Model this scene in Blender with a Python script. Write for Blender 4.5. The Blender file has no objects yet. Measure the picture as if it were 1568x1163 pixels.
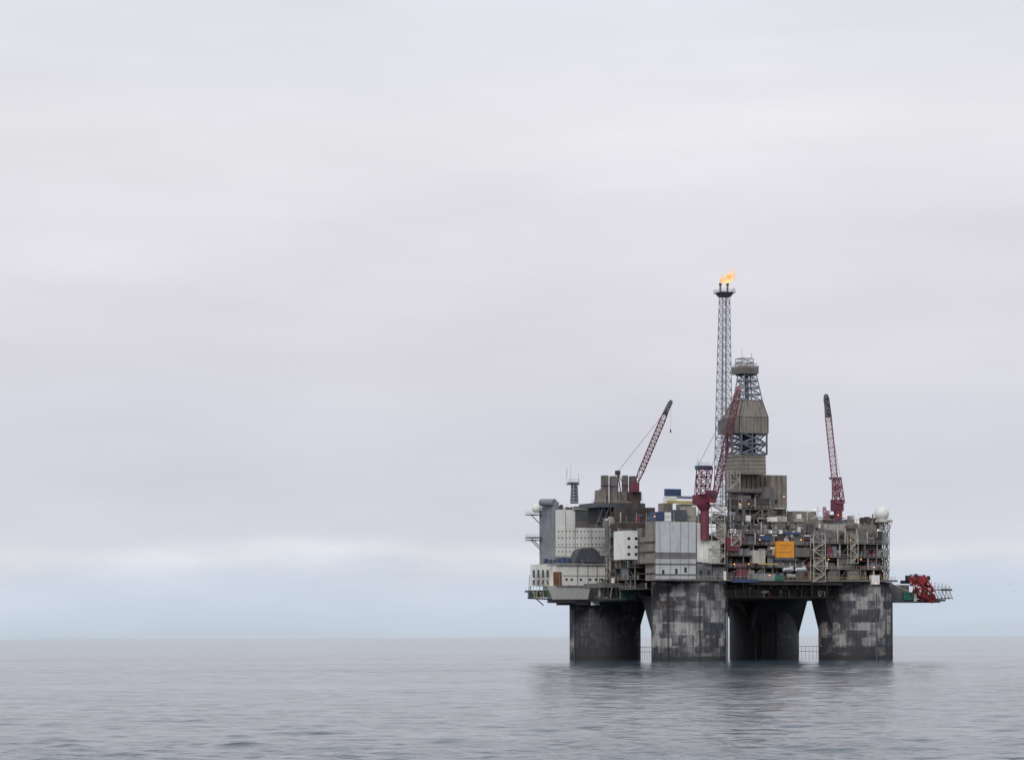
import bpy, math, random
import numpy as np
from mathutils import Vector, Matrix
sc=bpy.context.scene
F=4416.0; CH=10.0; K=0.0038
TH=math.radians(24); CO,SI=math.cos(TH),math.sin(TH)
A=Vector((CO,SI,0)); B=Vector((-SI,CO,0)); Z=Vector((0,0,1))
OX=(1055-784)*1200/F; OY=1200.0
ORG=Vector((OX,OY,0))
rng=random.Random(7)
# ---------------------------------------------------------------- materials
def lin(c):
    return tuple((x/255/12.92 if x/255<=.04045 else ((x/255+.055)/1.055)**2.4) for x in c)
MATS={}
def mat(name,col,rough=.6,var=.45,dirt=(.07,.05,.04),dirtamt=.35,metal=0.0):
    m=bpy.data.materials.new(name); m.use_nodes=True; nt=m.node_tree; n=nt.nodes; l=nt.links
    p=n['Principled BSDF']; p.inputs['Roughness'].default_value=rough; p.inputs['Metallic'].default_value=metal
    tc=n.new('ShaderNodeTexCoord'); mp=n.new('ShaderNodeMapping'); mp.inputs['Scale'].default_value=(1,1,.18)
    l.new(tc.outputs['Object'],mp.inputs['Vector'])
    n1=n.new('ShaderNodeTexNoise'); n1.inputs['Scale'].default_value=.55; n1.inputs['Detail'].default_value=6; n1.inputs['Roughness'].default_value=.7
    l.new(mp.outputs[0],n1.inputs['Vector'])
    r=n.new('ShaderNodeValToRGB'); r.color_ramp.elements[0].position=.5; r.color_ramp.elements[1].position=.72
    r.color_ramp.elements[0].color=(0,0,0,1); r.color_ramp.elements[1].color=(dirtamt*2,)*3+(1,)
    l.new(n1.outputs['Fac'],r.inputs['Fac'])
    n2=n.new('ShaderNodeTexNoise'); n2.inputs['Scale'].default_value=.25; n2.inputs['Detail'].default_value=4
    l.new(tc.outputs['Object'],n2.inputs['Vector'])
    r2=n.new('ShaderNodeValToRGB'); e=r2.color_ramp.elements
    e[0].position=.3; e[0].color=tuple(c*(1-var) for c in col)+(1,)
    e[1].position=.65; e[1].color=tuple(col)+(1,)
    l.new(n2.outputs['Fac'],r2.inputs['Fac'])
    mx=n.new('ShaderNodeMixRGB'); mx.inputs['Color2'].default_value=tuple(dirt)+(1,)
    l.new(r.outputs['Color'],mx.inputs['Fac']); l.new(r2.outputs['Color'],mx.inputs['Color1'])
    l.new(mx.outputs[0],p.inputs['Base Color'])
    MATS[name]=m; return name
mat('white',(.82,.82,.78),.5,.08,(.40,.34,.27),.22)
mat('offwhite',(.56,.58,.59),.5,.14,(.30,.26,.22),.3)
mat('cream',(.50,.46,.40),.6,.25)
mat('tan',(.27,.24,.205),.65,.3)
mat('taupe',(.18,.165,.155),.65,.35)
mat('grey',(.27,.28,.305),.6,.3)
mat('slate',(.11,.12,.14),.6,.4)
mat('dark',(.038,.038,.045),.7,.4)  # black lifted towards blue: distance haze put into the base colour
mat('brown',(.078,.059,.056),.7,.5)
mat('maroon',(.20,.04,.07),.55,.35)
mat('pink',(.42,.22,.26),.6,.3)
mat('red',(.38,.04,.045),.55,.45)
mat('blue',(.04,.08,.18),.5,.4)
mat('green',(.03,.15,.11),.5,.35)
mat('lime',(.22,.28,.10),.6,.4)
mat('orange',(.82,.33,.03),.5,.12,(.3,.1,.02),.15)
mat('yellow',(.55,.42,.14),.5,.3)
mat('steel',(.24,.275,.345),.5,.3)
mat('rust',(.26,.10,.04),.7,.4)
mat('glass',(.03,.032,.04),.15,.2)
def emis(name,col,st):
    m=bpy.data.materials.new(name); m.use_nodes=True; n=m.node_tree.nodes
    p=n['Principled BSDF']; p.inputs['Base Color'].default_value=col+(1,)
    p.inputs['Emission Color'].default_value=col+(1,); p.inputs['Emission Strength'].default_value=st
    MATS[name]=m
emis('lamp',(1,.45,.12),1.6)
# ---------------------------------------------------------------- geometry collector
def empty(name,loc):
    e=bpy.data.objects.new(name,None); e.location=loc; e.empty_display_size=5
    sc.collection.objects.link(e); return e
class Part:
    def __init__(s,name,parent,smooth=False):
        s.name=name; s.parent=parent; s.v=[]; s.f=[]; s.m=[]; s.mn=[]; s.smooth=smooth
    def mi(s,m):
        if m not in s.mn: s.mn.append(m)
        return s.mn.index(m)
    def add(s,vs,fs,m):
        o=len(s.v); s.v+= [tuple(x) for x in vs]; k=s.mi(m)
        for f in fs: s.f.append([i+o for i in f]); s.m.append(k)
    def hexa(s,b4,t4,m):
        s.add(list(b4)+list(t4),[(3,2,1,0),(4,5,6,7),(0,1,5,4),(1,2,6,5),(2,3,7,6),(3,0,4,7)],m)
    def obox(s,m,P,U,lu,V,lv,z0,z1):
        P=Vector((P[0],P[1],0)); c=[P,P+U*lu,P+U*lu+V*lv,P+V*lv]
        s.hexa([Vector((q.x,q.y,z0)) for q in c],[Vector((q.x,q.y,z1)) for q in c],m)
    def beam(s,p,q,r,m,n=4,r2=None):
        p=Vector(p); q=Vector(q); d=(q-p)
        if d.length<1e-4: return
        r2=r if r2 is None else r2
        d.normalize(); u=d.orthogonal() if abs(d.z)<.95 else Vector((1,0,0)); u=(u-d*u.dot(d)).normalized(); w=d.cross(u)
        vs=[]
        for c,rr in ((p,r),(q,r2)):
            for i in range(n):
                t=2*math.pi*(i+.5)/n; vs.append(c+u*math.cos(t)*rr+w*math.sin(t)*rr)
        fs=[(i,(i+1)%n,n+(i+1)%n,n+i) for i in range(n)]+[tuple(range(n))[::-1],tuple(range(n,2*n))]
        s.add(vs,fs,m)
    def cyl(s,p,q,r,m,r2=None): s.beam(p,q,r,m,14,r2)
    def sphere(s,c,r,m,sq=1.0,zmin=-1):
        c=Vector(c); vs=[];fs=[];nu,nv=18,10
        for j in range(nv+1):
            ph=math.pi*j/nv-math.pi/2
            for i in range(nu):
                t=2*math.pi*i/nu; vs.append(c+Vector((r*math.cos(ph)*math.cos(t),r*math.cos(ph)*math.sin(t),max(zmin*r,r*math.sin(ph)*sq))))
        for j in range(nv):
            for i in range(nu): fs.append((j*nu+i,j*nu+(i+1)%nu,(j+1)*nu+(i+1)%nu,(j+1)*nu+i))
        s.add(vs,fs,m)
    def ladder4(s,c0,c1,n,rc,rb,m,md=None,x=False):
        md=md or m
        for i in range(4): s.beam(c0[i],c1[i],rc,m)
        pr=None
        for j in range(n+1):
            t=j/n; L=[c0[i].lerp(c1[i],t) for i in range(4)]
            for i in range(4): s.beam(L[i],L[(i+1)%4],rb,md)
            if pr:
                for i in range(4):
                    k=(i+1)%4
                    if x: s.beam(pr[i],L[k],rb,md); s.beam(pr[k],L[i],rb,md)
                    elif (i+j)%2: s.beam(pr[i],L[k],rb,md)
                    else: s.beam(pr[k],L[i],rb,md)
            pr=L
    def boom(s,p,q,w0,wm,w1,n,rc,rb,m):
        p=Vector(p); q=Vector(q); d=(q-p).normalized(); u=Vector((0,1,0)); u=(u-d*u.dot(d)).normalized(); w=d.cross(u)
        def sec(c,a): return [c+u*a+w*a,c+u*a-w*a,c-u*a-w*a,c-u*a+w*a]
        m1=p.lerp(q,.18); m2=p.lerp(q,.8)
        s.ladder4(sec(p,w0/2),sec(m1,wm/2),max(2,n//5),rc,rb,m)
        s.ladder4(sec(m1,wm/2),sec(m2,wm/2),n,rc,rb,m)
        s.ladder4(sec(m2,wm/2),sec(q,w1/2),max(2,n//4),rc,rb,m)
    def rail(s,P,U,L,z,m,h=1.2):
        P=Vector((P[0],P[1],z))
        for hh in (h,h*.5): s.beam(P+Z*hh,P+U*L+Z*hh,.055,m)
        k=max(1,int(L/2))
        for i in range(k+1):
            q=P+U*L*i/k; s.beam(q,q+Z*h,.055,m)
    def done(s):
        me=bpy.data.meshes.new(s.name)
        o=Vector(s.parent.location) if s.parent else Vector((0,0,0))
        me.from_pydata([tuple(Vector(v)-o) for v in s.v],[],s.f)
        for k in s.mn: me.materials.append(MATS[k])
        me.polygons.foreach_set('material_index',s.m)
        if s.smooth: me.polygons.foreach_set('use_smooth',[True]*len(s.f))
        me.update(); ob=bpy.data.objects.new(s.name,me); sc.collection.objects.link(ob)
        if s.parent: ob.parent=s.parent
        return ob
# ---------------------------------------------------------------- survey helpers: read-off photo bearings on real planes of the platform
def tn(px,py=900): return (px+K*(975-py)-784)/F
def dep(px,py=900,a=None,b=None,d=None):
    if d is not None: return d
    t=tn(px,py)
    if b is not None: return (b-OX*SI+OY*CO)/(CO-t*SI)
    return (a+OX*CO+OY*SI)/(t*CO+SI)
def S(px,py,a=None,b=None,d=None):
    d=dep(px,py,a,b,d); return Vector((tn(px,py)*d,d,CH-(py+(px-784)*K-975)*d/F))
def zz(px,py,d): return CH-(py+(px-784)*K-975)*d/F
def R(P,m,xl,xc,xr,yt,yb,a=None,b=None,d=None,lb=None,la=None):
    ym=(yt+yb)/2; d=dep(xc,ym,a,b,d); t=tn(xc,ym); X=t*d
    if la is None: tr=tn(xr,ym); la=(tr*d-X)/(CO-tr*SI)
    if lb is None: tl=tn(xl,ym); lb=(X-tl*d)/(SI+tl*CO)
    P.obox(m,(X,d),A,la,B,lb,zz(xc,yb,d),zz(xc,yt,d))
    return Vector((X,d,0)),la,lb,zz(xc,yb,d),zz(xc,yt,d)
def corners(cx,w,py,d):
    s=w*d/F/(CO+SI)/2; c=S(cx,py,d=d)
    return [c-A*s-B*s,c+A*s-B*s,c+A*s+B*s,c-A*s+B*s]
def frus(P,m,cx0,w0,y0,cx1,w1,y1,d): P.hexa(corners(cx0,w0,y0,d),corners(cx1,w1,y1,d),m)
def L2(a,b,z): return ORG+A*a+B*b+Z*z
def clutter(P,P0,U,N,L,zs,depth,seed,clad=('tan','taupe','grey','brown'),pc=.35,slab='taupe',eq=1.0,rails='cream'):
    r=random.Random(seed); P0=Vector((P0[0],P0[1],0))
    for li in range(len(zs)-1):
        z0,z1=zs[li],zs[li+1]; h=z1-z0
        P.obox(slab,P0+N*.3,U,L,-N,depth+.3,z0-.35,z0)
        if r.random()<.9: P.rail(P0+N*.2,U,L,z0,rails)
        x=0
        while x<L-1:
            w=min(r.uniform(3.5,8),L-x)
            P.obox(r.choice(['tan','taupe','cream','taupe']),P0+U*x,U,.45,-N,.45,z0,z1-.35)
            k=r.random()
            if k<pc:
                off=r.choice([.4,.8,2,3]); hh=h*r.choice([1,1,.8,.6])-.4
                P.obox(r.choice(clad),P0+U*(x+.5)-N*off,U,w-.6,-N,.4,z0+.02,z0+hh)
                if r.random()<.5:
                    P.obox('dark',P0+U*(x+.5+w*.3)-N*(off-.06),U,1.1,-N,.3,z0+.1,z0+min(2.2,hh*.8))
            elif k<pc+.22:
                P.beam(P0+U*x+Z*z0-N*.2,P0+U*(x+w)+Z*(z1-.3)-N*.2,.2,r.choice(['tan','taupe','slate']))
            x+=w
        for i in range(int(L*.55*eq)):
            x=r.uniform(0,L-1.5); o=r.uniform(.5,min(depth-1,5)); q=P0+U*x-N*o+Z*z0; t=r.random()
            mm=r.choice(['tan','taupe','grey','slate','cream','brown','dark','dark','white','steel','brown','maroon','slate'])
            if t<.42: P.obox(mm,q,U,r.uniform(.8,3),-N,r.uniform(.8,2),z0+.01,z0+h*r.uniform(.2,.85))
            elif t<.62: P.cyl(q,q+Z*h*r.uniform(.4,.9),r.uniform(.3,1.0),mm)
            elif t<.75: zc=h*r.uniform(.2,.7); P.cyl(q+Z*zc,q+U*r.uniform(1.5,4)+Z*zc,r.uniform(.4,.9),mm)
            else:
                zc=h*r.uniform(.2,.9); ln=r.uniform(3,10); ln=min(ln,L-x); P.beam(q+Z*zc,q+U*ln+Z*zc,r.uniform(.1,.24),mm,6)
                P.beam(q+U*ln+Z*zc,q+U*ln+Z*r.uniform(0,.3),.15,mm,6)
def roofstuff(P,P0,U,V,lu,lv,z,n,seed,hm=4,mm=('tan','taupe','grey','cream','slate','brown','white')):
    r=random.Random(seed); P0=Vector((P0[0],P0[1],0))
    for i in range(n):
        q=P0+U*r.uniform(0,lu-1)+V*r.uniform(0,lv-1)+Z*z; m=r.choice(mm); t=r.random(); h=hm*r.uniform(.25,1)
        if t<.45: P.obox(m,q,U,r.uniform(1,4),V,r.uniform(1,3),z,z+h*.8)
        elif t<.65: P.cyl(q,q+Z*h,r.uniform(.25,.8),m)
        elif t<.85: P.beam(q,q+Z*h*1.6,.12,m); P.beam(q+Z*h*1.2,q+Z*h*1.2+U*1.4,.09,m)
        else: P.beam(q+Z*h*.6,q+Z*h*.6+U*r.uniform(3,8),.18,m); P.beam(q,q+Z*h*.6,.15,m)
def stair(P,P0,U,N,w,z0,z1,m='cream',fl=3.2):
    P0=Vector((P0[0],P0[1],0)); D=2.6
    c=[P0,P0+U*w,P0+U*w-N*D,P0-N*D]
    for q in c: P.beam(q+Z*z0,q+Z*z1,.2,m)
    n=max(1,round((z1-z0)/fl)); h=(z1-z0)/n
    for i in range(n+1):
        z=z0+h*i
        for k in range(4): P.beam(c[k]+Z*z,c[(k+1)%4]+Z*z,.14,m)
        if i<n:
            p,q=(P0,P0+U*w) if i%2==0 else (P0+U*w,P0)
            P.hexa([p+Z*(z-.2),q+Z*(z+h-.2),q-N*1.1+Z*(z+h-.2),p-N*1.1+Z*(z-.2)],[p+Z*(z+.2),q+Z*(z+h+.2),q-N*1.1+Z*(z+h+.2),p-N*1.1+Z*(z+.2)],m)
            P.beam(p+Z*(z+1.1),q+Z*(z+h+1.1),.09,m)
            P.obox(m,P0+U*(0 if i%2 else w-1),U,1,-N,D,z+h-.1,z+h+.05)
# ================================================================ OIL PLATFORM
plat=empty('oil_platform',ORG)
def legmat(name,bias,tint):
    m=bpy.data.materials.new(name); m.use_nodes=True; nt=m.node_tree; n=nt.nodes; l=nt.links
    p=n['Principled BSDF']; p.inputs['Roughness'].default_value=.75
    uv=n.new('ShaderNodeUVMap'); uv.uv_map='UVMap'
    def M(op,a,b=None,c=None):
        x=n.new('ShaderNodeMath'); x.operation=op
        for i,q in enumerate((a,b,c)):
            if q is None: continue
            if isinstance(q,(int,float)): x.inputs[i].default_value=q
            else: l.new(q,x.inputs[i])
        return x.outputs[0]
    sp=n.new('ShaderNodeSeparateXYZ'); l.new(uv.outputs[0],sp.inputs[0])
    u,v=sp.outputs[0],sp.outputs[1]
    nz=n.new('ShaderNodeTexNoise'); nz.inputs['Scale'].default_value=.9; nz.inputs['Detail'].default_value=4; l.new(uv.outputs[0],nz.inputs['Vector'])
    wob=M('MULTIPLY',M('SUBTRACT',nz.outputs['Fac'],.5),1.1)
    def cell(su,sv,sh):
        row=M('FLOOR',M('DIVIDE',M('ADD',v,wob),sv))
        uu=M('ADD',M('ADD',u,wob),M('MULTIPLY',M('SINE',M('MULTIPLY',row,sh)),su))
        col=M('FLOOR',M('DIVIDE',uu,su))
        cb=n.new('ShaderNodeCombineXYZ'); l.new(col,cb.inputs[0]); l.new(row,cb.inputs[1]); cb.inputs[2].default_value=sh
        w=n.new('ShaderNodeTexWhiteNoise'); w.noise_dimensions='3D'; l.new(cb.outputs[0],w.inputs['Vector']); return w.outputs['Value']
    c1=cell(4.3,3.1,2.3); c2=cell(2.3,1.9,5.1); c3=cell(6.5,5.3,1.37)
    big=n.new('ShaderNodeTexNoise'); big.inputs['Scale'].default_value=.09; big.inputs['Detail'].default_value=2; l.new(uv.outputs[0],big.inputs['Vector'])
    s=M('ADD',M('ADD',M('MULTIPLY',c1,.36),M('MULTIPLY',c2,.14)),M('MULTIPLY',c3,.36))
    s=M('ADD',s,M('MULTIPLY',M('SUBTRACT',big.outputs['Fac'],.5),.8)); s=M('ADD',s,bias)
    mp=n.new('ShaderNodeMapping'); mp.inputs['Scale'].default_value=(1.0,.06,1); l.new(uv.outputs[0],mp.inputs[0])
    st=n.new('ShaderNodeTexNoise'); st.inputs['Scale'].default_value=1; st.inputs['Detail'].default_value=4; l.new(mp.outputs[0],st.inputs['Vector'])
    s=M('ADD',s,M('MULTIPLY',M('SUBTRACT',st.outputs['Fac'],.5),.2))
    r=n.new('ShaderNodeValToRGB'); e=r.color_ramp.elements
    e[0].position=.34; e[0].color=(.034,.035,.042,1); e[1].position=.40; e[1].color=(.052,.055,.066,1)
    for pos,c in ((.51,(.068,.072,.084)),(.54,(.13,.133,.14)),(.64,(.18,.18,.182)),(.68,(.28,.275,.265))):
        q=e.new(pos); q.color=c+(1,)
    l.new(s,r.inputs['Fac'])
    # streaky grime multiplies the paint colour
    gm=n.new('ShaderNodeMapRange'); gm.inputs['From Min'].default_value=.35; gm.inputs['From Max'].default_value=.65; gm.inputs['To Min'].default_value=.70; gm.inputs['To Max'].default_value=1.12; l.new(st.outputs['Fac'],gm.inputs['Value'])
    gv=n.new('ShaderNodeVectorMath'); gv.operation='SCALE'; l.new(r.outputs['Color'],gv.inputs[0]); l.new(gm.outputs[0],gv.inputs['Scale'])
    ru=n.new('ShaderNodeTexNoise'); ru.inputs['Scale'].default_value=.5; ru.inputs['Detail'].default_value=6
    mp2=n.new('ShaderNodeMapping'); mp2.inputs['Scale'].default_value=(1,.35,1); mp2.inputs['Location'].default_value=(31,7,0); l.new(uv.outputs[0],mp2.inputs[0]); l.new(mp2.outputs[0],ru.inputs['Vector'])
    rr=n.new('ShaderNodeValToRGB'); rr.color_ramp.elements[0].position=.57; rr.color_ramp.elements[1].position=.67; l.new(ru.outputs['Fac'],rr.inputs['Fac'])
    mx=n.new('ShaderNodeMixRGB'); mx.inputs['Color2'].default_value=(.15,.095,.07,1)
    l.new(M('MULTIPLY',rr.outputs['Color'],tint),mx.inputs['Fac']); l.new(gv.outputs[0],mx.inputs['Color1'])
    wz=M('ADD',v,M('MULTIPLY',M('SUBTRACT',nz.outputs['Fac'],.5),2.2))
    mr=n.new('ShaderNodeMapRange'); mr.inputs['From Min'].default_value=1.6; mr.inputs['From Max'].default_value=2.6; mr.inputs['To Min'].default_value=.93; mr.inputs['To Max'].default_value=0; l.new(wz,mr.inputs['Value'])
    mr2=n.new('ShaderNodeMapRange'); mr2.inputs['From Min'].default_value=5.4; mr2.inputs['From Max'].default_value=6.6; mr2.inputs['To Min'].default_value=.5; mr2.inputs['To Max'].default_value=0; l.new(wz,mr2.inputs['Value'])
    wet=M('MAXIMUM',mr.outputs[0],mr2.outputs[0])
    m2=n.new('ShaderNodeMixRGB'); m2.inputs['Color2'].default_value=(.018,.018,.02,1); l.new(wet,m2.inputs['Fac']); l.new(mx.outputs[0],m2.inputs['Color1'])
    l.new(m2.outputs[0],p.inputs['Base Color']); MATS[name]=m
    return m
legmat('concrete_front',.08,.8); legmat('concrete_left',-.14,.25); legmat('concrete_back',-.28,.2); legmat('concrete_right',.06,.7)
RL=15.7
def leg(name,a,b,ztop,mname,uo):
    c=L2(a,b,0); me=bpy.data.meshes.new(name); N=96; vs=[];fs=[];uvs=[]
    zs=[-12,ztop]
    for z in zs:
        for i in range(N):
            t=2*math.pi*i/N; vs.append(tuple(c-ORG+Vector((RL*math.cos(t),RL*math.sin(t),z))))
    for i in range(N):
        j=(i+1)%N; fs.append((i,j,N+j,N+i))
        u0=RL*2*math.pi*i/N+uo; u1=RL*2*math.pi*(i+1)/N+uo
        uvs+=[(u0,zs[0]),(u1,zs[0]),(u1,zs[1]),(u0,zs[1])]
    fs.append(tuple(range(N,2*N))); uvs+=[(0,0)]*N
    me.from_pydata(vs,[],fs); uvl=me.uv_layers.new(name='UVMap')
    for k,q in enumerate(uvs): uvl.data[k].uv=q
    for p in me.polygons: p.use_smooth=len(p.vertices)==4
    me.materials.append(MATS[mname]); ob=bpy.data.objects.new(name,me); sc.collection.objects.link(ob); ob.parent=plat
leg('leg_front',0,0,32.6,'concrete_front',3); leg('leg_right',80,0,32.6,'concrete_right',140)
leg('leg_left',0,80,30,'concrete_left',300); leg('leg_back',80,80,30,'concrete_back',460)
P=Part('leg_haunches',plat)
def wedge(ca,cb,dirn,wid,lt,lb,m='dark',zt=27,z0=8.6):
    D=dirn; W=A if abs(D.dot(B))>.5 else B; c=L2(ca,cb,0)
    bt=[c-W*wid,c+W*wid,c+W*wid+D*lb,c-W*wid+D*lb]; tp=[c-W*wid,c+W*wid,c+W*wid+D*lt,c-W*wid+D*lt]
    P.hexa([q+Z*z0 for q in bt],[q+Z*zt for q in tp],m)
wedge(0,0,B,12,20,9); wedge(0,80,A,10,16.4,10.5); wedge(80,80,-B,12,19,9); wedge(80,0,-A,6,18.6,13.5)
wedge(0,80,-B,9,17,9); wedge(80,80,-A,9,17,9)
for (ca,cb,ang) in ((0,0,-1.35),(0,0,-.12),(0,0,-2.2),(80,0,-1.1),(80,0,-.35),(80,0,-.75),(0,80,-2.6),(80,80,-1.7),(80,80,-1.3),(80,80,-1.9)):
    q=L2(ca,cb,0)+Vector((math.cos(ang),math.sin(ang),0))*(RL+.35)
    P.beam(q+Z*-3,q+Z*28,.24,rng.choice(['brown','dark','slate']),6)
for (x0,x1,d) in ((976,998,1290),(1222,1256,1300)):
    p=S(x0,1005,d=d); q=S(x1,1005,d=d); n=6
    for z in (3.2,5.4): P.beam(Vector((p.x,p.y,z)),Vector((q.x,q.y,z)),.09,'grey')
    for i in range(n+1):
        t=p.lerp(q,i/n); P.beam(Vector((t.x,t.y,-2)),Vector((t.x,t.y,5.6)),.09,'grey')
P.done()
# ---- deck hull
P=Part('deck_structure',plat)
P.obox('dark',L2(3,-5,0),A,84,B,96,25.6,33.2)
P.obox('brown',L2(-12,-9,0),A,100,B,62,33.2,52)
P.obox('brown',L2(2,53.1,0),A,86,B,43,33.2,51.9)
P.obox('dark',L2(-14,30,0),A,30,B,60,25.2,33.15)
zl,zh=26.2,33.0
for bb in (-6.5,-5.6):
    for i in range(13):
        a0=14+i*4.6; p=L2(a0,bb,zl); q=L2(a0+2.3,bb,zh); r_=L2(a0+4.6,bb,zl)
        P.beam(p,q,.22,'brown'); P.beam(q,r_,.22,'brown')
    P.beam(L2(13,bb,zl),L2(70,bb,zl),.4,'brown'); P.beam(L2(13,bb,zh),L2(70,bb,zh),.4,'brown')
clutter(P,L2(14,-7,0),A,-B,56,[26.5,29.8,33],2.5,31,clad=('brown','dark','slate'),pc=.3,slab='brown',eq=.8,rails='brown')
P.obox('taupe',L2(-15,-16.5,0),A,106,B,12,32.8,33.6)
P.obox('brown',L2(20,-15.5,0),A,45,B,4,31.4,32.75)
P.rail(L2(20,-16.6,0),A,70,33.6,'yellow')
P.done()
# ---- front-right process face
P=Part('process_modules',plat)
zs=[33.6,38.6,43.4,48,53.2]
a_of=lambda px,b,y=850:(S(px,y,b=b)-ORG).dot(A)
a0=a_of(1113,-15); a1=a_of(1247,-15)
clutter(P,L2(a0,-15,0),A,-B,a1-a0,zs,6,11,pc=.28,eq=2.2,slab='brown')
a0=a1; a1=a_of(1362,-15)
clutter(P,L2(a0,-15,0),A,-B,a1-a0,[33.6,38.2,43.2,49,55.5],6,23,pc=.36,eq=1.9,clad=('tan','taupe','grey','taupe'))
clutter(P,L2(10,-9,0),A,-B,76,[48,53,58],8,45,pc=.45,eq=1.6)
clutter(P,L2(86,-14,0),B,A,60,[33.6,39,44,49.5],4,46,pc=.4,eq=1)
roofstuff(P,L2(12,-8,0),A,B,75,40,58,110,5,5)
roofstuff(P,L2(50,-12,0),A,B,38,30,55.5,60,6,6)
R(P,'tan',1205,1214,1250,782,812,b=8); R(P,'cream',1252,1262,1296,802,822,b=-9,lb=8)
R(P,'tan',1214,1220,1246,794,812,b=-6,lb=5)
R(P,'tan',1310,1316,1343,803,826,b=-11); R(P,'taupe',1318,1321,1340,826,856,b=-12,lb=4)
R(P,'taupe',1282,1286,1312,812,832,b=-11,lb=8)
R(P,'grey',1290,1294,1312,800,812,b=0,lb=8)
R(P,'orange',1187,1189,1216,828,853,b=-16.3,lb=2.2)
R(P,'slate',1183,1187,1218,853,857,b=-16.5,lb=3)
for y,x0,x1 in ((834,1194,1211),(838,1196,1206),(845,1193,1212)):
    P.beam(S(x0,y,b=-16.36),S(x1,y,b=-16.36),.07,'rust')
R(P,'maroon',1112,1113,1131,822,843,b=-15.8,lb=2)
R(P,'maroon',1112,1128,1144,862,884,b=-14.8,lb=3)
R(P,'cream',1151,1153,1172,842,862,b=-16,lb=3); R(P,'blue',1158,1160,1182,820,827,b=-15.9,lb=2)
R(P,'blue',1119,1121,1160,886,891,b=-16.9,lb=1); R(P,'yellow',1160,1162,1192,862,864,b=-16.9,lb=.6)
R(P,'green',1186,1187,1200,880,888,b=-16.8,lb=1); R(P,'blue',1202,1203,1226,814,818,b=-15.9,lb=2)
R(P,'white',1108,1109,1112,874,888,b=-16.9,lb=1); R(P,'white',1334,1335,1347,880,894,b=-17,lb=2)
R(P,'grey',1150,1152,1188,878,888,b=-16.6,lb=3)
R(P,'taupe',1216,1217,1244,838,852,b=-16,lb=2)
P.done()
def lifeboat(name,px0,px1,py,hull='offwhite',b=-17.5):
    P=Part(name,plat,True); p=S(px0,py,b=b); q=S(px1,py,b=b); L=(q-p).length; n=14;M=12
    vs=[];fs=[]
    for i in range(n+1):
        t=i/n; w=(1-abs(2*t-1)**3.4)**.6; r=1.0*max(w,.04)
        for j in range(M):
            an=2*math.pi*j/M; vs.append(p+(q-p)*t+Vector((0,1,0))*math.cos(an)*r*1.1+Z*(math.sin(an)*r*(1.05 if math.sin(an)>0 else .85)))
    for i in range(n):
        for j in range(M): fs.append((i*M+j,i*M+(j+1)%M,(i+1)*M+(j+1)%M,(i+1)*M+j))
    P.add(vs,fs,hull); P.obox(hull,p+(q-p)*.7,A,1.3,B,1.0,p.z+.7,p.z+1.5)
    for t in (.2,.8):
        c=p+(q-p)*t; P.beam(c+Z*.8,c+Z*3.2+B*1.5,.09,'cream'); P.beam(c+Z*3.2+B*1.5,c-Z*1.5+B*1.5,.12,'cream')
    P.beam(p+(q-p)*.1-B*1.12,p+(q-p)*.9-B*1.12,.09,'slate')
    P.done()
lifeboat('lifeboat_1',1198,1216,872); lifeboat('lifeboat_2',1217,1236,872)
P=Part('stair_towers',plat)
def st(px0,px1,yt,yb,b,m='cream'):
    p=S(px0,yb,b=b); q=S(px1,yb,b=b); stair(P,p,A,-B,(q-p).length,p.z,zz(px0,yt,p.y),m)
st(1090,1110,772,862,-17.5); st(1246,1264,818,890,-18); st(1120,1134,812,835,-16.8); st(1303,1314,818,862,-17.5); st(1119,1133,722,748,10)
P.done()
# ---- front corner white module
P=Part('corner_module',plat)
R(P,'tan',988,1003,1066,797,888,b=-14)
def wallR(m,x0,x1,yt,yb,b,th=.15): R(P,m,x0,x0,x1,yt,yb,b=b,lb=th)
wallR('offwhite',1004,1065.5,798,886,-14.16)
for y in (845,852,862,878): wallR('taupe',1003,1066,y,y+1.5,-14.5,.3)
wallR('taupe',1003,1066,848,851,-14.3,.12)
for x in (1010,1026,1042,1054): wallR('grey',x,x+.6,798,886,-14.25,.06)
p0=S(1003,870,b=-14); lb_=17
P.obox('taupe',p0-A*.1-B*.1,-A,1.6,B,lb_,zz(1003,862,p0.y),zz(1003,861,p0.y)); P.rail(p0-A*1.6,B,lb_,zz(1003,861,p0.y),'cream')
for y in (830,845,878):
    z=zz(1003,y,p0.y); P.obox('dark',p0-A*.12,-A,.25,B,lb_*.9,z,z+.5)
R(P,'white',1066,1067,1079,800,860,b=-13,lb=8); R(P,'white',1078,1079,1103,827,861,b=-15,lb=5)
R(P,'grey',1066,1067,1090,862,890,b=-13.5,lb=5); R(P,'grey',1090,1092,1111,870,893,b=-14,lb=5)
R(P,'cream',1103,1104,1112,800,832,b=-13,lb=3)
for y in (862,868,880): wallR('taupe',1066,1112,y,y+1.2,-15.6,.3)
P.rail(S(1066,861,b=-16),A,12,zz(1066,861,1190),'cream')
P.rail(S(1003,861,b=-15.5),A,17,zz(1003,861,1190),'cream'); P.rail(S(1003,888,b=-16.4),A,32,33.6,'cream')
for x,y in ((1014,872),(1034,870),(1048,868),(1072,872),(1098,878),(1084,872)): wallR('dark',x,x+3.5,y,y+8,-15.0 if x>1066 else -14.28,.3)
R(P,'blue',1003,1005,1030,783,796,b=-9,lb=7); R(P,'slate',1029,1031,1052,780,796,b=-8,lb=7); R(P,'cream',1048,1050,1066,775,797,b=-6,lb=5)
R(P,'blue',1017,1020,1043,748,759,b=2); R(P,'white',1019,1022,1036,760,770,b=2,lb=4); R(P,'yellow',1020,1023,1062,766,770,b=-2,lb=1.2); R(P,'tan',1013,1016,1030,770,783,b=2,lb=5)
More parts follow.
